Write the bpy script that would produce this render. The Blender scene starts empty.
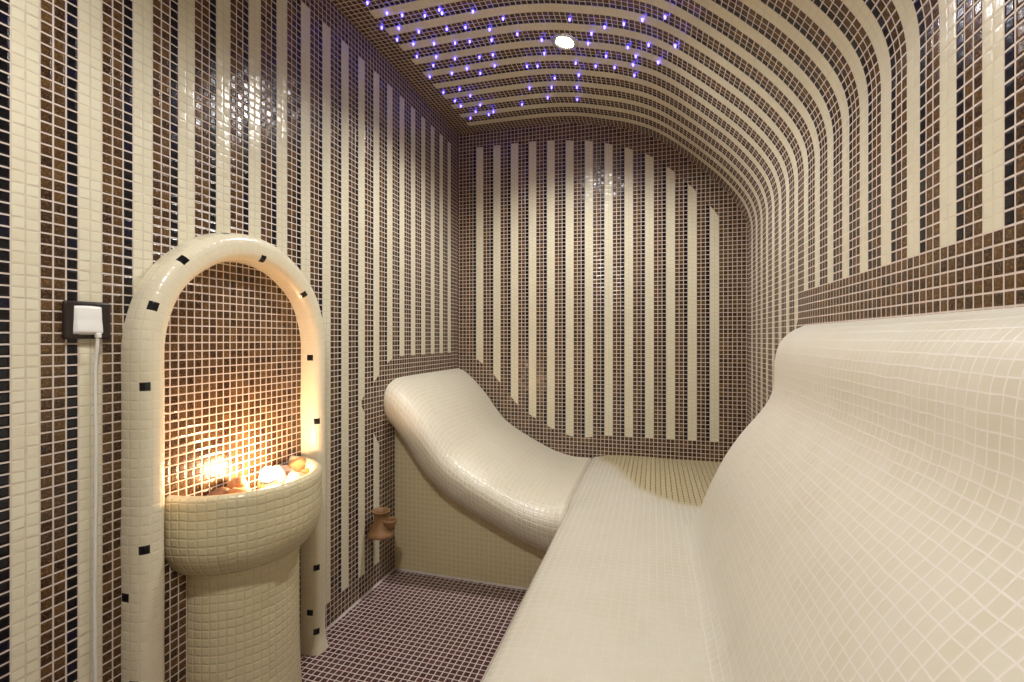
import bpy, math, random
from mathutils import Vector, Matrix, noise as mnoise
random.seed(7)
T = 0.0218                       # one mosaic tile with its joint, in metres; the room is laid out in tiles
SC = bpy.context.scene
COL = SC.collection
PI = math.pi

# ------------------------------------------------------------------ helpers
def tag(o, label=None, cat=None, group=None, kind=None):
    if label: o['label'] = label
    if cat: o['category'] = cat
    if group: o['group'] = group
    if kind: o['kind'] = kind
    return o

def empty(name, loc, rot=(0, 0, 0)):
    o = bpy.data.objects.new(name, None); COL.objects.link(o)
    o.location = [c * T for c in loc]; o.rotation_euler = rot
    o.empty_display_size = 0.05
    return o

class MB:
    """collects vertices (tile units), faces, uvs (tile units) and a per-vertex field"""
    def __init__(s): s.v = []; s.f = []; s.uv = []; s.fld = []; s.acc = []; s.mi = []
    def vert(s, p, fld=-1.0): s.v.append(tuple(p)); s.fld.append(fld); return len(s.v) - 1
    def face(s, idx, uvs=None, acc=0.0, mi=0):
        s.f.append(tuple(idx)); s.uv.append(uvs or [(0.5, 0.5)] * len(idx)); s.acc.append(acc); s.mi.append(mi)
    def grid(s, P, U, fld=None, flip=False, acc=None, closed=False):
        """P[i][j] points, U[i][j] uvs"""
        n, m = len(P), len(P[0]); base = len(s.v)
        for i in range(n):
            for j in range(m):
                s.vert(P[i][j], fld[i][j] if fld else -1.0)
        for i in range(n - 1):
            for j in range(m - 1):
                q = [(i, j), (i + 1, j), (i + 1, j + 1), (i, j + 1)]
                if flip: q.reverse()
                s.face([base + a * m + b for a, b in q], [U[a][b] for a, b in q], acc(i, j) if acc else 0.0)
        return base
    def lathe(s, prof, seg=24, c=(0, 0, 0), a0=0.0, a1=2 * PI, uvr=None, flip=False):
        P = []; U = []; L = 0
        R = uvr or max(p[0] for p in prof)
        for i, (r, z) in enumerate(prof):
            if i: L += math.hypot(r - prof[i - 1][0], z - prof[i - 1][1])
            P.append([(c[0] + r * math.cos(a0 + (a1 - a0) * k / seg), c[1] + r * math.sin(a0 + (a1 - a0) * k / seg), c[2] + z) for k in range(seg + 1)])
            U.append([((a0 + (a1 - a0) * k / seg) * R, L) for k in range(seg + 1)])
        s.grid(P, U, flip=not flip)
    def tube(s, pts, r, seg=10):
        pts = [Vector(p) for p in pts]; rings = []
        for i, p in enumerate(pts):
            d = (pts[min(i + 1, len(pts) - 1)] - pts[max(i - 1, 0)]).normalized()
            up = Vector((1, 0, 0)) if abs(d.x) < .9 else Vector((0, 1, 0))
            a = d.cross(up).normalized(); b = d.cross(a)
            rings.append([s.vert(p + (a * math.cos(2 * PI * k / seg) + b * math.sin(2 * PI * k / seg)) * r) for k in range(seg)])
        for i in range(len(rings) - 1):
            for k in range(seg):
                s.face([rings[i][k], rings[i][(k + 1) % seg], rings[i + 1][(k + 1) % seg], rings[i + 1][k]])
        s.face(rings[0][::-1]); s.face(rings[-1])
    def rbox(s, lo, hi, b, n=3):
        """box rounded by b on every edge (rounded-cube mapping)"""
        lo, hi = Vector(lo), Vector(hi); c = (lo + hi) / 2; h = (hi - lo) / 2
        steps = [-1] + [-1 + (k / n) * 0 for k in []] + []
        prm = [('a', k / n) for k in range(n + 1)]
        ts = [-1 + 0.0]  # coordinates along an edge: rounded part, straight part, rounded part
        def axis(hh):
            out = []
            for k in range(n + 1): out.append((-hh + b, -math.cos(k / n * PI / 2 * 1.0) if False else -(1 - k / n)))
            for k in range(n + 1): out.append((hh - b, k / n))
            return out
        for ax in range(3):
            for sg in (-1, 1):
                a1, a2 = (ax + 1) % 3, (ax + 2) % 3
                A, B = axis(h[a1]), axis(h[a2]); P = []
                for (ca, ta) in A:
                    row = []
                    for (cb, tb) in B:
                        d = Vector((0, 0, 0)); d[ax] = sg; d[a1] = math.tan(ta * PI / 4); d[a2] = math.tan(tb * PI / 4)
                        d.normalize(); p = Vector((0, 0, 0)); p[ax] = sg * (h[ax] - b); p[a1] = ca; p[a2] = cb
                        row.append(c + p + d * b)
                    P.append(row)
                s.grid(P, [[(.5, .5)] * len(B) for _ in A], flip=(sg < 0))
    def build(s, name, mat, parent=None, smooth=True, loc=None, merge=False):
        me = bpy.data.meshes.new(name)
        o = (Vector(loc) if loc else Vector((0, 0, 0)))
        me.from_pydata([((v[0] - o.x) * T, (v[1] - o.y) * T, (v[2] - o.z) * T) for v in s.v], [], s.f)
        uvl = me.uv_layers.new(name='UVMap'); k = 0
        flat = [c for fu in s.uv for p in fu for c in p]
        uvl.data.foreach_set('uv', flat)
        a = me.attributes.new('field', 'FLOAT', 'POINT'); a.data.foreach_set('value', s.fld)
        a = me.attributes.new('accent', 'FLOAT', 'FACE'); a.data.foreach_set('value', s.acc)
        mats = mat if isinstance(mat, (list, tuple)) else [mat]
        for m in mats: me.materials.append(m)
        me.polygons.foreach_set('material_index', s.mi)
        me.polygons.foreach_set('use_smooth', [smooth] * len(s.f))
        me.update(); me.validate()
        if merge:
            import bmesh
            bm = bmesh.new(); bm.from_mesh(me); bmesh.ops.remove_doubles(bm, verts=bm.verts, dist=2e-5)
            bmesh.ops.recalc_face_normals(bm, faces=bm.faces); bm.to_mesh(me); bm.free()
        ob = bpy.data.objects.new(name, me); COL.objects.link(ob)
        ob.location = o * T
        if parent is not None:
            ob.parent = parent
            ob.location = (0, 0, 0) if loc is None else o * T
        return ob

def catmull(pts, step):
    """smooth curve through pts, resampled at equal arc length 'step'"""
    n = len(pts[0]); out = []
    for i in range(len(pts) - 1):
        p0 = pts[i - 1] if i else tuple(2 * pts[0][k] - pts[1][k] for k in range(n)); p1 = pts[i]; p2 = pts[i + 1]
        p3 = pts[i + 2] if i + 2 < len(pts) else tuple(2 * pts[-1][k] - pts[-2][k] for k in range(n))
        d = [max(1e-6, math.dist(a, b)) ** .5 for a, b in ((p0, p1), (p1, p2), (p2, p3))]
        for q in range(24):
            t = q / 24; r = []
            for k in range(n):
                m1 = ((p1[k] - p0[k]) / d[0] - (p2[k] - p0[k]) / (d[0] + d[1]) + (p2[k] - p1[k]) / d[1]) * d[1]
                m2 = ((p2[k] - p1[k]) / d[1] - (p3[k] - p1[k]) / (d[1] + d[2]) + (p3[k] - p2[k]) / d[2]) * d[1]
                r.append((2 * p1[k] - 2 * p2[k] + m1 + m2) * t ** 3 + (-3 * p1[k] + 3 * p2[k] - 2 * m1 - m2) * t * t + m1 * t + p1[k])
            out.append(tuple(r))
    out.append(tuple(pts[-1]))
    L = [0]
    for a, b in zip(out, out[1:]): L.append(L[-1] + math.dist(a, b))
    N = max(1, math.ceil(L[-1] / step - 1e-6)); res = []; j = 0
    for k in range(N + 1):
        s = min(k * step, L[-1])
        while j < len(L) - 2 and L[j + 1] < s: j += 1
        t = (s - L[j]) / max(1e-9, L[j + 1] - L[j])
        res.append(tuple(out[j][q] + (out[j + 1][q] - out[j][q]) * t for q in range(n)))
    return res

def interp(x, tab):
    if x <= tab[0][0]: return tab[0][1]
    for (a, b), (c, d) in zip(tab, tab[1:]):
        if x <= c: return b + (d - b) * (x - a) / (c - a)
    return tab[-1][1]

def poly_dist(p, poly):
    """signed distance to polygon, negative inside"""
    x, y = p; best = 1e9; ins = False; n = len(poly)
    for i in range(n):
        x1, y1 = poly[i]; x2, y2 = poly[(i + 1) % n]
        dx, dy = x2 - x1, y2 - y1
        t = max(0, min(1, ((x - x1) * dx + (y - y1) * dy) / (dx * dx + dy * dy)))
        best = min(best, math.hypot(x - x1 - t * dx, y - y1 - t * dy))
        if (y1 > y) != (y2 > y) and x < (x2 - x1) * (y - y1) / (y2 - y1) + x1: ins = not ins
    return -best if ins else best

# ------------------------------------------------------------------ materials
class NT:
    def __init__(s, name):
        s.m = bpy.data.materials.new(name); s.m.use_nodes = True; s.t = s.m.node_tree; s.t.nodes.clear()
        s.out = s.t.nodes.new('ShaderNodeOutputMaterial')
    def n(s, typ, **kw):
        nd = s.t.nodes.new(typ)
        for k, v in kw.items(): setattr(nd, k, v)
        return nd
    def put(s, sock, v):
        if hasattr(v, 'is_linked') or hasattr(v, 'links'): s.t.links.new(v, sock)
        else: sock.default_value = v
    def math(s, op, a, b=None, c=None, clamp=False):
        nd = s.n('ShaderNodeMath', operation=op, use_clamp=clamp)
        for i, v in enumerate((a, b, c)):
            if v is not None: s.put(nd.inputs[i], v)
        return nd.outputs[0]
    def mix(s, f, a, b, mode='MIX'):
        nd = s.n('ShaderNodeMix', data_type='RGBA', blend_type=mode)
        s.put(nd.inputs[0], f); s.put(nd.inputs[6], a if not isinstance(a, tuple) else (*a, 1)[:4]); s.put(nd.inputs[7], b if not isinstance(b, tuple) else (*b, 1)[:4])
        return nd.outputs[2]
    def step(s, x, a, b, o0=0.0, o1=1.0):
        nd = s.n('ShaderNodeMapRange', interpolation_type='SMOOTHSTEP')
        s.put(nd.inputs[0], x); nd.inputs[1].default_value = a; nd.inputs[2].default_value = b; nd.inputs[3].default_value = o0; nd.inputs[4].default_value = o1
        return nd.outputs[0]
    def noise(s, vec, scale, detail=2, rough=.5):
        nd = s.n('ShaderNodeTexNoise'); s.put(nd.inputs['Vector'], vec)
        nd.inputs['Scale'].default_value = scale; nd.inputs['Detail'].default_value = detail; nd.inputs['Roughness'].default_value = rough
        return nd.outputs[0]
    def bsdf(s, col, rough=.4, bump=None, bstr=.3, bdist=.001, metallic=0.0, spec=.5, emis=None, estr=0.0):
        b = s.n('ShaderNodeBsdfPrincipled')
        s.put(b.inputs['Base Color'], (*col, 1) if isinstance(col, tuple) else col)
        s.put(b.inputs['Roughness'], rough); s.put(b.inputs['Metallic'], metallic)
        b.inputs['Specular IOR Level'].default_value = spec
        if emis: b.inputs['Emission Color'].default_value = (*emis, 1); b.inputs['Emission Strength'].default_value = estr
        if bump is not None:
            bp = s.n('ShaderNodeBump'); bp.inputs['Strength'].default_value = bstr; bp.inputs['Distance'].default_value = bdist
            s.put(bp.inputs['Height'], bump); s.t.links.new(bp.outputs[0], b.inputs['Normal'])
        s.t.links.new(b.outputs[0], s.out.inputs[0]); return s.m

CREAM = (0.69, 0.655, 0.50)
CREAM2 = (0.67, 0.61, 0.45)
BROWN1 = (0.020, 0.009, 0.006)
BROWN2 = (0.235, 0.128, 0.044)
BLACK = (0.0035, 0.0035, 0.006)
GROUT = (0.70, 0.605, 0.535)
GROUT_W = (0.73, 0.675, 0.60)

def mosaic(name, mode, grout=GROUT, gw=.085, tilt=.5, pillow=1.0, rough=.16, wob=0.0, brown1=BROWN1, brown2=BROWN2, cream=CREAM, cream2=CREAM2, spec=.5, bd=.0012):
    """glass mosaic; mode 'stripes' (cream, brown, brown, black columns where field > 0), 'brown', 'cream'"""
    N = NT(name)
    uv = N.n('ShaderNodeUVMap', uv_map='UVMap').outputs[0]
    sep = N.n('ShaderNodeSeparateXYZ'); N.t.links.new(uv, sep.inputs[0]); u, v = sep.outputs[0], sep.outputs[1]
    if wob:
        w1 = N.noise(uv, .35, 1); w2 = N.noise(uv, .5, 1)
        v = N.math('ADD', v, N.math('MULTIPLY', N.math('SUBTRACT', w1, .5), wob * 2))
        u = N.math('ADD', u, N.math('MULTIPLY', N.math('SUBTRACT', w2, .5), wob))
    fu, fv = N.math('FRACT', u), N.math('FRACT', v)
    du = N.math('MINIMUM', fu, N.math('SUBTRACT', 1.0, fu)); dv = N.math('MINIMUM', fv, N.math('SUBTRACT', 1.0, fv))
    d = N.math('MINIMUM', du, dv)
    tile = N.step(d, gw - .025, gw + .025)
    idv = N.n('ShaderNodeCombineXYZ'); N.put(idv.inputs[0], N.math('FLOOR', u)); N.put(idv.inputs[1], N.math('FLOOR', v))
    wn = N.n('ShaderNodeTexWhiteNoise', noise_dimensions='3D'); N.t.links.new(idv.outputs[0], wn.inputs[0])
    rs = N.n('ShaderNodeSeparateColor'); N.t.links.new(wn.outputs[1], rs.inputs[0]); r1, r2, r3 = rs.outputs
    speck = N.noise(uv, 4.5, 3, .7)
    if mode != 'cream':
        f = N.math('ADD', N.math('MULTIPLY', N.step(speck, .44, .74), .65), N.math('MULTIPLY', r3, .35))
        col = N.mix(f, brown1, brown2)
    if mode in ('cream', 'stripes', 'accent', 'patch'):
        crm = N.mix(N.math('MULTIPLY', r3, .55), cream, cream2)
        sm = N.noise(uv, .18, 2)
        crm = N.mix(N.math('MULTIPLY', N.step(sm, .4, .7), .12), crm, (.50, .42, .25))
    if mode == 'stripes':
        m = N.math('FLOORED_MODULO', u, 5.0)
        at = N.n('ShaderNodeAttribute', attribute_name='field').outputs['Fac']
        fm = N.math('GREATER_THAN', at, 0.0)
        isc = N.math('MULTIPLY', N.math('LESS_THAN', m, 2.0), fm)
        isb = N.math('MULTIPLY', N.math('GREATER_THAN', m, 4.0), fm)
        col = N.mix(isb, col, N.mix(N.math('GREATER_THAN', r2, .9), BLACK, (.004, .004, .016)))
        col = N.mix(isc, col, crm)
        gcol = N.mix(isc, grout, (.64, .575, .44))
    elif mode == 'brown':
        gcol = N.mix(0.0, grout, grout)
    else:
        col = crm; gcol = N.mix(0.0, grout, grout)
    if mode == 'accent':
        ac = N.n('ShaderNodeAttribute', attribute_name='accent').outputs['Fac']
        col = N.mix(N.math('GREATER_THAN', ac, .5), col, BLACK)
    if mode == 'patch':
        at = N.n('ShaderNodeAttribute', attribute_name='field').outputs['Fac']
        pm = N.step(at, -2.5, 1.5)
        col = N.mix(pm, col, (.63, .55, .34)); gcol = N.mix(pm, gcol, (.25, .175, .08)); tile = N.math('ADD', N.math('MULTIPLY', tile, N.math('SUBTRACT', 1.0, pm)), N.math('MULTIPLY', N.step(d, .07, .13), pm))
    gn = N.noise(uv, .9, 3)
    gcol = N.mix(N.math('MULTIPLY', gn, .45), gcol, (.42, .33, .27), 'MULTIPLY') if mode != 'cream' and mode != 'accent' else gcol
    col = N.mix(tile, gcol, col)
    hgt = N.math('MULTIPLY', N.step(d, gw - .05, gw + .16), pillow)
    if mode == 'stripes': hgt = N.math('MULTIPLY', hgt, N.math('SUBTRACT', 1.0, N.math('MULTIPLY', isc, .8)))
    tl = N.math('ADD', N.math('MULTIPLY', N.math('SUBTRACT', fu, .5), N.math('SUBTRACT', r1, .5)), N.math('MULTIPLY', N.math('SUBTRACT', fv, .5), N.math('SUBTRACT', r2, .5)))
    hgt = N.math('ADD', hgt, N.math('MULTIPLY', N.math('MULTIPLY', tl, tile), tilt))
    hgt = N.math('ADD', hgt, N.math('MULTIPLY', N.noise(uv, 2.2, 2), .18 * tilt))
    ro = N.math('ADD', N.math('MULTIPLY', tile, rough - .62), .62)
    return N.bsdf(col, ro, hgt, 1.0, bd, spec=spec)

def simple(name, col, rough=.4, nscale=30, amt=.25, bump=.2, bd=.001, **kw):
    N = NT(name); co = N.n('ShaderNodeTexCoord').outputs['Object']
    nz = N.noise(co, nscale, 4)
    c = N.mix(N.math('MULTIPLY', nz, amt), col, tuple(x * .45 for x in col))
    return N.bsdf(c, rough, nz, bump, bd, **kw)

M_WALL = mosaic('striped glass mosaic', 'stripes', gw=.07, rough=.2, tilt=1.5, spec=.42)
M_FLOOR = mosaic('floor mosaic', 'brown', grout=(.70, .58, .56), brown1=(.042, .017, .016), brown2=(.15, .070, .058), rough=.18, gw=.08, tilt=.9)
M_BENCH = mosaic('cream mosaic', 'cream', grout=(.745,.705,.64), gw=.055, wob=.14, rough=.3, pillow=.14, tilt=.55, cream=(.665,.635,.535), cream2=(.64,.605,.48))
M_LOUNGE = mosaic('cream lounger mosaic', 'cream', grout=(.745,.70,.62), gw=.06, wob=.14, rough=.32, pillow=.5, tilt=1.0, cream=(.665,.62,.49), cream2=(.63,.575,.41), spec=.45)
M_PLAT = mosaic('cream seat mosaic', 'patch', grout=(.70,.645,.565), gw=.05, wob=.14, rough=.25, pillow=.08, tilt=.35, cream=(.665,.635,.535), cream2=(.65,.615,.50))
M_BASE = mosaic('shaded cream plinth mosaic', 'cream', grout=(.66, .56, .38), gw=.06, rough=.25, pillow=.3, cream=(.61,.53,.32), cream2=(.57,.49,.27))  # same cream tile made olive-yellow; shade under the lounger put into the colour
M_BASIN = mosaic('cream basin mosaic', 'cream', grout=(.58, .48, .31), gw=.05, wob=.2, rough=.25, pillow=.8, tilt=.9, cream=(.66,.59,.38), cream2=(.62,.55,.33))
M_FRAME = mosaic('cream arch mosaic', 'accent', grout=(.64, .575, .43), gw=.045, wob=.0, rough=.2, pillow=.3, tilt=.5, cream=(.69,.635,.48), cream2=(.66,.60,.43))
M_GROUT = simple('white silicone', (.58, .51, .48), .5, 40, .3, .5)
M_CLAY = simple('terracotta clay', (.27, .14, .055), .5, 60, .5, .3)
M_STONE = simple('orange brown stone', (.50, .24, .10), .75, 90, .75, .8, .002)
M_STONE2 = simple('dark brown stone', (.22, .10, .045), .75, 90, .7, .8, .002)
M_STONE3 = simple('pale pink stone', (.62, .47, .36), .75, 90, .5, .8, .002)
M_SAND = simple('basin bed', (.42, .30, .18), .8, 120, .5, .6)
M_DARKPL = simple('dark brown plastic', (.020, .012, .010), .32, 80, .1, .05)
M_WHITEPL = simple('white plastic', (.78, .77, .74), .3, 80, .05, .03)
M_CHROME = simple('brushed steel', (.72, .71, .69), .22, 200, .1, .05, metallic=1.0)
def emit(name, col, s, base=(.8, .8, .8)):
    return NT(name).bsdf(base, .3, emis=col, estr=s)

# ------------------------------------------------------------------ room shell (tile units)
XR = 73.75; YB = 123.9; YF = -20.1; ZC = 105.9
AY, AZ = 50.3, 47.55              # arch centre on the left wall

# left wall: y-lattice starts at 26.9, z-lattice at 4.3
def arange(a, b, phase):
    k = math.ceil(a - phase + 1e-6); out = [a]
    while phase + k < b - 1e-6:
        out.append(phase + k); k += 1
    out.append(b); return out
LOUNGE_BAND = [(130, 45), (90, 45), (87.2, 43.9), (78, 37.4), (77.7, 36.4), (82, 30.2), (84.4, 27), (84.4, -5), (130, -5)]
def f_left(y, z):
    arch = math.hypot(y - 50, z - AZ) - 13.0 if z > AZ else abs(y - 50) - 13.0
    return min(z - 4.3, 101.3 - z, 120.4 - y, arch, poly_dist((y, z), LOUNGE_BAND))
def wall_grid(name, A, B, pt, uv, fld, flip):
    mb = MB()
    P = [[pt(a, b) for b in B] for a in A]; U = [[uv(a, b) for b in B] for a in A]
    mb.grid(P, U, [[fld(a, b) for b in B] for a in A], flip)
    return tag(mb.build(name, M_WALL, smooth=False), kind='structure')
ys = arange(YF, YB, 26.9); zs = arange(0, ZC, 4.3)
wall_grid('wall_left', ys, zs, lambda y, z: (0, y, z), lambda y, z: (y - 26.9, z - 4.3), f_left, False)

BACK_TOP = [(0, 101.6), (21.6, 101.4), (28, 101), (31.8, 100.4), (36.7, 99.7), (41.7, 98.4), (46.8, 96.6), (51.6, 94.3), (56.8, 90.2), (61.6, 85.4), (66.4, 79.6), (70, 74)]
BACK_BOT = [(0, 45.6), (4.2, 44.2), (9.5, 40.2), (14.9, 33.8), (18, 30.1), (24.9, 26), (29, 24.1), (32.5, 23.2), (36, 23.2), (39.3, 23.9), (45, 24), (74, 24)]
def f_back(x, z): return min(x - 3, 68.6 - x, interp(x, BACK_TOP) - z, z - interp(x, BACK_BOT))
xs = arange(0, XR, .46); zb = arange(0, ZC, 0)
wall_grid('wall_back', xs, zb, lambda x, z: (x, YB, z), lambda x, z: (x - 5.46, z), f_back, False)
wall_grid('wall_front', xs, zb, lambda x, z: (x, YF, z), lambda x, z: (x - 5.46, z), lambda x, z: min(x - 3, 68.6 - x, interp(x, BACK_TOP) - z, z - 5), True)

# right wall and the vault above it
ZV = 71.8
BENCH_BAND = [(-40, 55.8), (77.6, 55.8), (79.7, 55.9), (83.6, 50.8), (85, 44), (80, 20), (-40, 20)]
yr = arange(YF, YB, .75)
zr = arange(0, ZV, .8)
wall_grid('wall_right', yr, zr, lambda y, z: (XR, y, z), lambda y, z: (y - 117.75, z - 55.8),
          lambda y, z: min(120.6 - y, z - 24.3, poly_dist((y, z), BENCH_BAND)), True)
VAULT = [(XR, ZV), (XR, 73.6), (73.5, 75.8), (72.7, 78.4), (70.9, 81.6), (67.4, 86.0), (63.3, 90.1), (60, 93.1), (55.6, 96.7), (51.5, 99.3), (46, 101.6), (40.4, 103.2), (36, 104.3), (31, 105.1), (26, 105.5), (20, 105.7), (12, 105.8), (0, ZC)]
vault = catmull(VAULT, 1.0)
mb = MB()
P = [[(x, y, z) for y in yr] for x, z in vault]; U = [[(y - 117.75, 16 + i) for y in yr] for i in range(len(vault))]
mb.grid(P, U, [[min(120.6 - y, x - 4.9) for y in yr] for x, z in vault], False)
tag(mb.build('ceiling', M_WALL, smooth=True), kind='structure')
VSORT = sorted([(x, z) for x, z in vault])

mb = MB()
fx = arange(0, XR, 0); fy = arange(YF, YB, .2)
mb.grid([[(x, y, 0) for y in fy] for x in fx], [[(x, y - .2) for y in fy] for x in fx])
tag(mb.build('floor', M_FLOOR, smooth=False), kind='structure')
# white silicone bead where the floor meets the left wall
mb = MB()
bead = [(0, .34), (.06, .2), (.16, .08), (.36, 0.02), (.36, -.1), (0, -.1)]
for (y0, y1) in ((YF, 36.0), (65.0, 89.9)):
    yy = arange(y0, y1, 0.5)
    mb.grid([[(x * (.8 + .45 * mnoise.noise((y * .7, z, 0))), y, z * (.9 + .4 * mnoise.noise((y * .6, 3, x)))) for y in yy] for x, z in bead], [[(.5, .5)] * len(yy) for _ in bead], flip=True)
tag(mb.build('trim_1', M_GROUT), kind='structure')

# ------------------------------------------------------------------ heated bench on the right wall
bench = tag(empty('heated_bench', (56, 50, 0)), 'long cream mosaic bench with curved backrest built along the right wall', 'bench')
off = Vector((56, 50, 0))
def part(mb, name, mat, parent, o, **kw):
    ob = mb.build(name, mat, parent, loc=o, **kw); ob.location = (0, 0, 0); return ob
SEAT = [(37.9, 0), (37.6, 8), (37.25, 15.4), (37.4, 17.2), (38.1, 18.5), (39.6, 19.1), (43, 19.3), (50, 19.3), (57.5, 19.2), (XR - .02, 19.3)]
SEAT_FAR = [(37.9, 0), (37.6, 8), (37.22, 16.0), (37.22, 17.9), (37.4, 18.2), (39.6, 18.62), (43, 19.15), (50, 19.3), (57.5, 19.2), (XR - .02, 19.3)]
seat = catmull(SEAT, 1.0)
def resample(pts, n):
    f = catmull(pts, .05); out = []
    for k in range(n): out.append(f[round(k / (n - 1) * (len(f) - 1))])
    return out
seat_near = resample(SEAT, len(seat)); seat_far = resample(SEAT_FAR, len(seat))
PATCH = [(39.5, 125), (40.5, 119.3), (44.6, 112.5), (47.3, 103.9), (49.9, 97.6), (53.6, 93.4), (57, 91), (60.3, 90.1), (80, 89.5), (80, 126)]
mb = MB(); yb = [YF + .05] + arange(YF + .05, YB - .02, 0)[1:]
def sag(x, y):   # the front edge melts into the lounger at the far end
    t = max(0, min(1, (y - 84) / 10)); return t * t * (3 - 2 * t)
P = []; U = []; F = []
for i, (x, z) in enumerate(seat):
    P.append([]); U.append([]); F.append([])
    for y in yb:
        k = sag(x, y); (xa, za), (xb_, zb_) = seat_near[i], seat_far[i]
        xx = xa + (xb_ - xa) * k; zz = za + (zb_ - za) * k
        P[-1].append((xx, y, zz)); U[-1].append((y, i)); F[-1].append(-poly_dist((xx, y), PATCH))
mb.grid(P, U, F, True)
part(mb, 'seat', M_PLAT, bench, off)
BACK = [(56.8, 19.02), (57.7, 19.45), (58.6, 20.3), (59.3, 21.8), (60.2, 24.4), (61.4, 27.3), (63.2, 31.0), (65.5, 34.6), (67.6, 37.3), (69.0, 39.4), (69.7, 41.5), (69.85, 44), (69.95, 46), (70.6, 48.2), (72.0, 49.8), (XR - .02, 50.7)]
back = catmull(BACK, 1.0)
YE = 82.6; RE = 3.2
rows = [(y, 0.0, y) for y in arange(YF + .05, YE - RE, 0)]
for k in range(1, 9):
    a = k / 8 * PI / 2
    rows.append((YE - RE + RE * math.sin(a), RE * (1 - math.cos(a)), YE - RE + RE * a))
def tang(i, L):
    a = L[max(0, i - 1)]; b = L[min(len(L) - 1, i + 1)]; d = math.hypot(b[0] - a[0], b[1] - a[1]); return (b[0] - a[0]) / d, (b[1] - a[1]) / d
mb = MB(); P = []; U = []
for i, (x, z) in enumerate(back):
    tx, tz = tang(i, back); nx, nz = tz, -tx       # inward (towards wall and down)
    P.append([]); U.append([])
    for (y, ins, uu) in rows:
        px = min(XR - .02, x + nx * ins); pz = max(19.0, z + nz * ins)
        P[-1].append((px, y, pz)); U[-1].append((uu, i + .3))
mb.grid(P, U, None, True)
m_ = len(rows); base_i = [i * m_ + m_ - 1 for i in range(len(back))]
c1 = mb.vert((XR - .02, YE, 19.0))
for a_, b_ in zip(base_i, base_i[1:]):
    mb.face([a_, b_, c1], [(mb.v[q][0], mb.v[q][2]) for q in (a_, b_, c1)])
part(mb, 'backrest', M_BENCH, bench, off)

# ------------------------------------------------------------------ tiled lounger across the far end
lounger = tag(empty('tiled_lounger', (18, 105, 0)), 'wave shaped cream mosaic lounger across the far end with head raised at left wall', 'lounger')
off = Vector((18, 105, 0))
LTOP = [(.02, 40.5), (1.8, 39.8), (3.9, 38.2), (8, 34.0), (11.4, 29.5), (13.8, 26.8), (18, 24.0), (23.5, 21.1), (27.6, 19.3), (32.5, 18.1), (35, 18.0), (36.3, 18.08), (36.9, 18.1), (37.07, 17.9), (37.08, 16.8)]
LUND = [(0, 27.6), (1.5, 26), (3.7, 22.7), (5.8, 19.3), (7.9, 16.6), (10, 14.9), (12.1, 13.6), (17.8, 11.1), (24.4, 8.5), (31, 5.7), (38.4, 3.2)]
ltop = catmull(LTOP, 1.0)
NOSE = [(90.3, .75), (89.2, .755), (88.1, .73), (87.15, .665), (86.35, .57), (85.8, .465), (85.55, .36), (85.75, .255), (86.5, .15), (87.8, .08), (89.6, .03), (92, .006), (95, 0), (YB - .02, 0)]
nose_l = []
for q in NOSE: nose_l.append((q[0], q[1] * 13))
nl = catmull(nose_l, 1.0)
mb = MB(); P = []; U = []
for i, (x, z) in enumerate(ltop):
    th = z - interp(x, LUND)
    hd = max(0, 1 - x / 3.5)             # the head end rounds off where it meets the wall
    P.append([]); U.append([])
    for j, (y, w) in enumerate(nl):
        P[-1].append((x, y, z - th * w / 13)); U[-1].append((i, j))
mb.grid(P, U, None, False)
part(mb, 'lounging_surface', M_LOUNGE, lounger, off)
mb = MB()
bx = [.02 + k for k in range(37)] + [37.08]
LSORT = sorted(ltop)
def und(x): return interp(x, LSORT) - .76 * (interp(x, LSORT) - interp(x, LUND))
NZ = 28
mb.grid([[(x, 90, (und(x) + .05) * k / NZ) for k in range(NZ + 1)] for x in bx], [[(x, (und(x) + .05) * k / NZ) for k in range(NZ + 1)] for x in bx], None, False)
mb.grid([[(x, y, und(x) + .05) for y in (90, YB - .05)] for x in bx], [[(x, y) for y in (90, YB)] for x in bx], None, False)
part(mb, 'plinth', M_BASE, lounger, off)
mb = MB()
fl = [(90.05, .36), (89.9, .18), (89.78, .08), (89.6, .02), (89.6, -.05), (90.05, -.05)]
bx2 = [.5 + .5 * k for k in range(73)]
mb.grid([[(x, y - .3 * mnoise.noise((x, 1, z)), z * (1 + .4 * mnoise.noise((x * .8, 5, y)))) for x in bx2] for y, z in fl], [[(.5, .5)] * len(bx2) for _ in fl], None, True)
tag(part(mb, 'silicone_bead', M_GROUT, lounger, off), 'white silicone bead along the foot of the lounger')

# ------------------------------------------------------------------ arch frame on the left wall
ACCENT = {(52, 2), (58, 2), (65, 1), (70, 4), (80, 4), (91, 5), (44, 2), (27, 2), (22, 0), (13, 1), (101, 4), (124, 4), (131, 5), (134, 4)}
RM = 13.05; HW = 1.56; PR = 2.8; NS = 7; FY = 50.0
arch = tag(empty('niche_arch', (0, AY, 0)), 'cream mosaic arch with black accent tiles framing the basin on left wall', 'arch')
sec = [(HW * math.copysign(abs(math.cos(t)) ** .62, math.cos(t)), PR * abs(math.sin(t)) ** .62) for t in [k / 120 * PI for k in range(121)]]
sec[0] = (HW, 0.0); sec[-1] = (-HW, 0.0)
sl = [0]
for a_, b_ in zip(sec, sec[1:]): sl.append(sl[-1] + math.dist(a_, b_))
SEC = []
for k in range(NS * 4 + 1):
    s_ = sl[-1] * k / (NS * 4); j = max(q for q in range(len(sl)) if sl[q] <= s_ + 1e-9); j = min(j, 119)
    t = (s_ - sl[j]) / (sl[j + 1] - sl[j]); SEC.append(tuple(sec[j][q] + (sec[j + 1][q] - sec[j][q]) * t for q in (0, 1)))
path = []                               # (point y,z, outward normal y,z, u)
for k in range(0, 96): s_ = 47.3 * k / 96; path.append((FY - RM, s_, -1, 0, k / 2))
NA = 84
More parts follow.
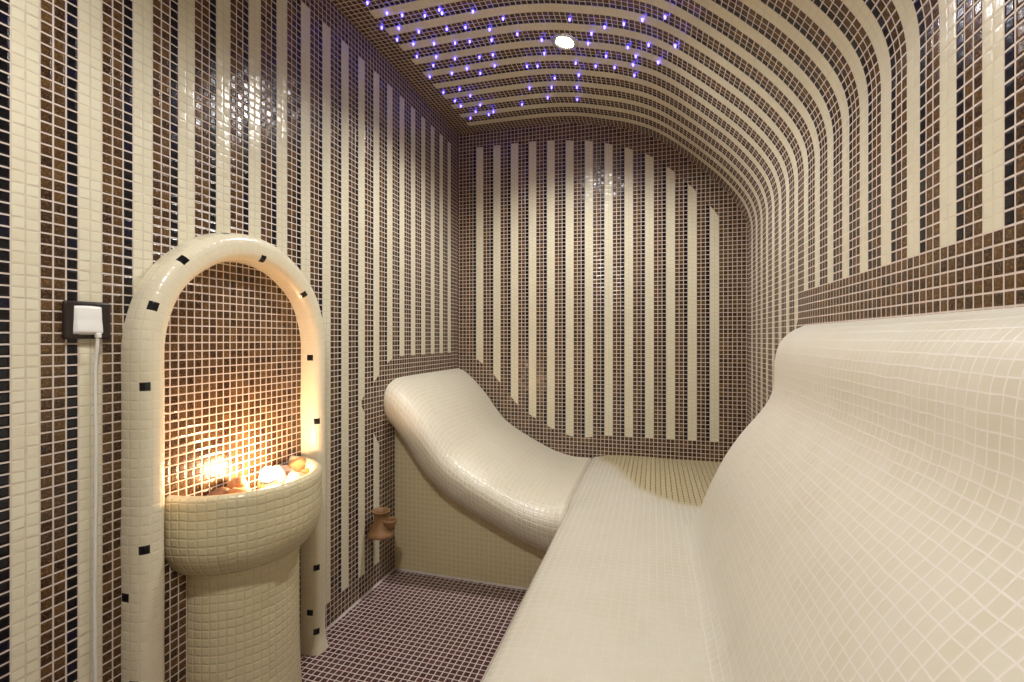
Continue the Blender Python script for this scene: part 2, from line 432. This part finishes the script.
for k in range(0, NA + 1): a = PI - PI * k / NA; path.append((FY + RM * math.cos(a), AZ + RM * math.sin(a), math.cos(a), math.sin(a), 48 + k / 2))
for k in range(1, 97): s_ = 47.3 * (1 - k / 96); path.append((FY + RM, s_, 1, 0, 48 + NA / 2 + k / 2))
mb = MB(); P = []; U = []
for (y, z, ny, nz, uu) in path:
    fl_ = 1 + .16 * max(0, 1 - z / 4) ** 2                      # little flare at the foot
    wv = .12 * mnoise.noise((y * .25, z * .18, 0))
    P.append([(.015 + p * fl_ + .0, y + ny * (o * fl_ + wv), z + nz * (o * (1 + .18 * nz) + wv)) for o, p in SEC]); U.append([(uu, NS * k / (NS * 4)) for k in range(NS * 4 + 1)])
mb.grid(P, U, None, True, acc=lambda i, j: 1.0 if (i // 2, j // 4) in ACCENT else 0.0)
part(mb, 'arch_frame', M_FRAME, arch, Vector((0, FY, 0)))

# ------------------------------------------------------------------ half-round basin on its pedestal
basin = tag(empty('wall_basin', (0, AY, 0)), 'half round cream mosaic basin on a pedestal inside the arch', 'basin')
RB = 10.2; ZB = 31.0
BOWL = [(7.3, 21.0), (8.0, 21.35), (8.9, 22.2), (9.7, 23.5), (10.1, 25), (10.22, 26.5), (10.2, 28), (10.2, 29.5), (10.2, 30.5), (10.05, 30.9), (9.75, 31.05), (9.2, 31.0), (8.95, 30.7), (8.85, 30), (8.8, 28.5), (8.6, 27), (0.05, 26.6)]
bl = catmull(BOWL[:15], .5)
mb = MB(); SG = 64
def half(prof, R):
    P = []; U = []; L = 0
    for i, (r, z) in enumerate(prof):
        if i: L += math.dist(prof[i], prof[i - 1])
        P.append([(max(.015, r * math.cos(a)), AY + r * math.sin(a), z) for a in [-PI / 2 + PI * k / SG for k in range(SG + 1)]])
        U.append([((k / SG) * round(PI * R), L + .4) for k in range(SG + 1)])
    return P, U
P, U = half(bl, RB); mb.grid(P, U, None, True)
part(mb, 'bowl', M_BASIN, basin, Vector((0, AY, 0)))
mb = MB(); P, U = half([(8.8, 28.4), (6, 27.9), (3, 27.7), (.05, 27.7)], RB); mb.grid(P, U, None, True)
part(mb, 'basin_bed', M_SAND, basin, Vector((0, AY, 0)))
PED = [(7.7, 0), (7.5, 3), (7.35, 8), (7.3, 14), (7.3, 19), (7.3, 21.2), (6.6, 21.6)]
mb = MB(); P, U = half(catmull(PED, .5), 8.0); mb.grid(P, U, None, True)
part(mb, 'pedestal', M_BASIN, basin, Vector((0, AY, 0)))

# stones heaped in the basin and the little lamp among them
def stone(c, r, sx, sy, sz, mat, seed, label):
    import bmesh
    bm = bmesh.new(); bmesh.ops.create_icosphere(bm, subdivisions=3, radius=1)
    rnd = random.Random(seed); rot = Matrix.Rotation(rnd.uniform(0, 6), 3, 'Z') @ Matrix.Rotation(rnd.uniform(-.5, .5), 3, 'X')
    for v in bm.verts:
        p = v.co.copy(); q = 1 + .28 * mnoise.noise(p * 1.4 + Vector((seed * 3.1, 0, 0))) + .10 * mnoise.noise(p * 3.5 + Vector((0, seed, 0)))
        for dq in range(4):                     # a few broken flat faces
            dr = Vector((math.sin(seed * 2.3 + dq * 2), math.cos(seed * 1.7 + dq * 2.6), math.sin(dq * 1.9 + seed))).normalized()
            h = p.dot(dr) * q
            if h > .78: p = p - dr * (h - .78) / q
        v.co = rot @ Vector((p.x * sx * q, p.y * sy * q, p.z * sz * q)) * r * T
    me = bpy.data.meshes.new('stone'); bm.to_mesh(me); bm.free(); me.materials.append(mat)
    me.polygons.foreach_set('use_smooth', [True] * len(me.polygons))
    o = bpy.data.objects.new('stone', me); COL.objects.link(o); o.location = Vector(c) * T
    return tag(o, label, 'stone', 'stones heaped in the basin')
STONES = [
 ((1.6, 42.9, 28.8), 1.3, 1, 1.1, .85, M_STONE2, 1, 'dark brown stone at the left end of the basin'),
 ((1.7, 45.5, 29.2), 1.45, .9, 1.2, .9, M_STONE2, 2, 'dark brown stone second from the left in the basin'),
 ((3.6, 46.9, 29.3), 1.45, 1, 1.1, .85, M_STONE, 3, 'orange stone just left of the bright lamp'),
 ((1.6, 48.6, 29.6), 1.5, .9, 1.1, .95, M_STONE, 4, 'orange stone against the tiled wall behind the lamp'),
 ((2.4, 53.9, 29.6), 1.7, .9, 1.0, 1.0, M_STONE3, 5, 'pale tall stone just right of the bright lamp'),
 ((1.7, 56.5, 29.4), 1.4, 1, 1.1, .85, M_STONE3, 6, 'pale pink stone right of the tall stone in the basin'),
 ((4.6, 55.0, 29.0), 1.5, 1.1, 1.0, .75, M_STONE3, 7, 'pale flat stone in front of the others in the basin'),
 ((2.6, 58.0, 30.0), 1.35, 1, .8, 1.2, M_STONE, 8, 'upright orange stone at the right end of the basin'),
 ((4.6, 57.1, 29.3), 1.2, 1.1, 1, .7, M_STONE, 9, 'flat orange stone below the upright one at right'),
 ((6.9, 49.4, 28.5), 1.1, 1, 1, .8, M_STONE3, 10, 'pale stone at the front of the basin below the lamp'),
 ((6.3, 53.3, 28.8), 1.25, 1, 1.1, .8, M_STONE3, 11, 'pale stone at the basin front right of the lamp'),
 ((4.6, 44.4, 28.6), 1.2, 1, 1, .8, M_STONE, 12, 'orange stone low behind the left rim of the basin'),
]
for s_ in STONES: stone(*s_)
LY = 50.7
bl_ = tag(empty('basin_lamp', (4.3, LY, 29.2)), 'small bright white lamp glowing among the stones in the basin', 'lamp')
mb = MB(); mb.lathe([(0.02, -.2), (1.15, -.2), (1.2, .2), (1.2, 1.1), (1.05, 1.3), (.95, 1.3)], 24)
h_ = mb.build('lamp_housing', M_CHROME, bl_)
mb = MB(); mb.lathe([(.98, 1.2), (1.0, 1.7), (.85, 2.3), (.5, 2.75), (.02, 2.9)], 24, flip=False)
tag(mb.build('lamp_bulb', emit('basin lamp glow', (1.0, .60, .34), 380.0), bl_), 'glowing white bulb')

# ------------------------------------------------------------------ socket and cable
sw = tag(empty('wall_socket', (0, 32.45, 50.55)), 'dark brown framed wall socket with white cover left of the arch', 'socket')
mb = MB(); mb.rbox((0.01, -2.0, -1.8), (.55, 2.0, 1.8), .25); mb.build('socket_frame', M_DARKPL, sw, merge=True)
mb = MB()
# slightly domed white cover
P = []; U = []
nn = 14
for i in range(nn + 1):
    P.append([]); U.append([])
    for j in range(nn + 1):
        a = -1 + 2 * i / nn; b = -1 + 2 * j / nn
        e = max(abs(a), abs(b)); hgt = .85 - .18 * (a * a + .8 * b * b) - (0.45 if e > .999 else 0)
        P[-1].append((hgt + .28 * (-b) * (b < 0), a * 1.3 - .08, b * 1.45 + .05)); U[-1].append((.5, .5))
mb.grid(P, U, None, False); mb.build('socket_cover', M_WHITEPL, sw)
mb = MB(); mb.rbox((.62, .35, -1.72), (1.1, .8, -1.2), .12); mb.build('cable_plug', M_WHITEPL, sw, merge=True)
mb = MB()
pts = [(.85, 33.0, 49.2), (.85, 33.0, 48.7), (.75, 33.02, 48), (.5, 33.08, 47), (.32, 33.14, 46)] + [(.28 + .02 * math.sin(z), 33.17 + .05 * math.sin(z * .21), z) for z in range(44, 0, -2)] + [(.28, 33.17, .15)]
mb.tube(pts, .15, 10)
tag(mb.build('power_cable', M_WHITEPL), 'thin white cable running down the striped wall from the socket', 'cable')

# ------------------------------------------------------------------ clay pot on the wall by the lounger
pot = tag(empty('clay_pot', (2.5, 80.5, 11.1)), 'small brown clay pot with side cup hung on wall beside the lounger', 'pot')
mb = MB()
mb.lathe(catmull([(.02, 0), (2.5, 0.0), (2.85, .2), (2.75, .7), (2.2, 1.7), (1.75, 2.9), (1.5, 4.0), (1.5, 4.55), (1.85, 5.2), (2.05, 5.55), (1.95, 5.7), (1.6, 5.3), (1.3, 4.7), (1.2, 3.5), (.02, 3.2)], .25), 36)
mb.v = [tuple(c * .86 for c in p) for p in mb.v]
mb.build('pot_body', M_CLAY, pot)
mb = MB()
mb.lathe(catmull([(.02, -.2), (.8, 0), (1.2, .5), (1.5, 1.3), (1.65, 2.0), (1.6, 2.15), (1.4, 1.9), (1.05, .9), (.02, .6)], .25), 28, c=(1.9, .4, 1.6))
mb.v = [tuple(c * .86 for c in p) for p in mb.v]
mb.build('side_cup', M_CLAY, pot)
mb = MB(); mb.rbox((-2.48, -.4, .4), (-1.2, .4, 1.8), .2); mb.build('wall_mount', M_CLAY, pot, merge=True)

# ------------------------------------------------------------------ lights
def ceil_z(x): return interp(x, VSORT)
def downlight(x, y, label, strength):
    z = ceil_z(x); sl_ = (ceil_z(x + 1) - ceil_z(x - 1)) / 2
    e = tag(empty('recessed_downlight', (x, y, z), (0, -math.atan(sl_), 0)), label, 'ceiling light')
    mb = MB(); mb.lathe(catmull([(1.75, .4), (1.8, -.14), (2.0, -.3), (2.3, -.3), (2.6, -.16), (2.65, .06)], .15), 40); mb.build('trim_ring', M_CHROME, e, merge=True)
    mb = MB(); mb.lathe([(.02, -.16), (.9, -.13), (1.5, -.04), (1.8, .12)], 40)
    mb.build('lamp_lens', emit('downlight lens', (1.0, .95, .88), 60), e, merge=True)
    L = bpy.data.lights.new('lamp_beam', 'SPOT'); L.energy = strength; L.color = (1.0, .98, .955)
    L.spot_size = math.radians(150); L.spot_blend = .6; L.shadow_soft_size = 2.5 * T
    lo = bpy.data.objects.new('lamp_beam', L); COL.objects.link(lo); lo.parent = e; lo.location = (0, 0, -.35 * T); lo.rotation_euler = (0, math.atan(sl_), 0)
    return e
downlight(36.6, 88.3, 'glaring round white downlight recessed in the star ceiling', 78)
downlight(35.5, 10.0, 'second round downlight recessed in the ceiling above the basin end', 84)
STAR = emit('blue fibre light', (.06, .045, 1.0), 14)
STARS = [(17.1, 76.5), (16.1, 80.7), (15.9, 85.0), (19.6, 81.2), (18.8, 85.3), (18.8, 90.6), (13.8, 89.8), (14.8, 93.8), (16.9, 96.2), (11.0, 94.6), (5.9, 101.4), (10.0, 101.2), (11.3, 104.6), (7.2, 108.7), (12.0, 109.4), (27.0, 80.5), (23.7, 82.8), (23.0, 85.9), (21.7, 90.5), (20.8, 94.3), (28.3, 85.2), (32.4, 87.5), (31.9, 91.9), (27.3, 96.0), (29.5, 96.2), (25.6, 104.7), (32.1, 101.2), (30.6, 105.1), (28.7, 109.7), (21.9, 111.7), (35.5, 110.6), (37.5, 99.7), (37.6, 95.1), (41.5, 95.5), (38.7, 81.4), (42.0, 84.9), (41.0, 88.0), (36.3, 105.0), (22.5, 77.5), (50.8, 78.8), (54.2, 76.1), (47.8, 81.0), (44.5, 82.7), (48.1, 87.5), (51.7, 85.1), (55.9, 82.0), (53.3, 89.3), (48.8, 92.9), (43.9, 91.6), (45.2, 95.2), (48.9, 96.6), (49.4, 89.8), (6.0, 70.7), (7.8, 73.9), (10.1, 75.1), (4.8, 77.1), (7.7, 78.1), (5.7, 81.0), (10.8, 80.0), (13.9, 76.3), (17.0, 75.6), (11.9, 84.1), (8.0, 83.1), (6.7, 87.0), (10.4, 88.2), (8.5, 90.8), (5.8, 94.6), (6.9, 105.8), (9.7, 112.3), (12.3, 114.7), (14.0, 113.5), (7.1, 115.3)]
mb = MB(); mb.lathe([(.19, .12), (.195, -.05), (.18, -.28), (.11, -.44), (.01, -.5)], 12)
star0 = mb.build('fibre_optic_star', STAR)
tag(star0, 'tiny blue fibre optic star light in the striped mosaic ceiling', 'star light', 'blue star lights in the ceiling')
for i, (x, y) in enumerate(STARS):
    o = star0 if i == 0 else star0.copy()
    if i: COL.objects.link(o)
    o.location = (x * T, y * T, ceil_z(x) * T)

# ------------------------------------------------------------------ world, camera, view
w = bpy.data.worlds.new('World'); SC.world = w; w.use_nodes = True
w.node_tree.nodes['Background'].inputs[0].default_value = (.0, .0, .0, 1)
cam = bpy.data.cameras.new('camera'); co = bpy.data.objects.new('camera', cam); COL.objects.link(co)
cam.sensor_width = 36; cam.lens = 36 * 478.1 / 1024; cam.clip_start = .01
cam.shift_y = -2.54 / 1024
co.location = (52.62 * T, 0, 48.8 * T); co.rotation_euler = (PI / 2, 0, .2892)
SC.camera = co
SC.view_settings.view_transform = 'Standard'; SC.view_settings.look = 'None'
SC.view_settings.gamma = 1; SC.view_settings.use_curve_mapping = False
SC.view_settings.exposure = 0.36
SC.cycles.use_denoising = True
SC.cycles.max_bounces = 10; SC.cycles.diffuse_bounces = 6
SC.cycles.sample_clamp_indirect = 6.0
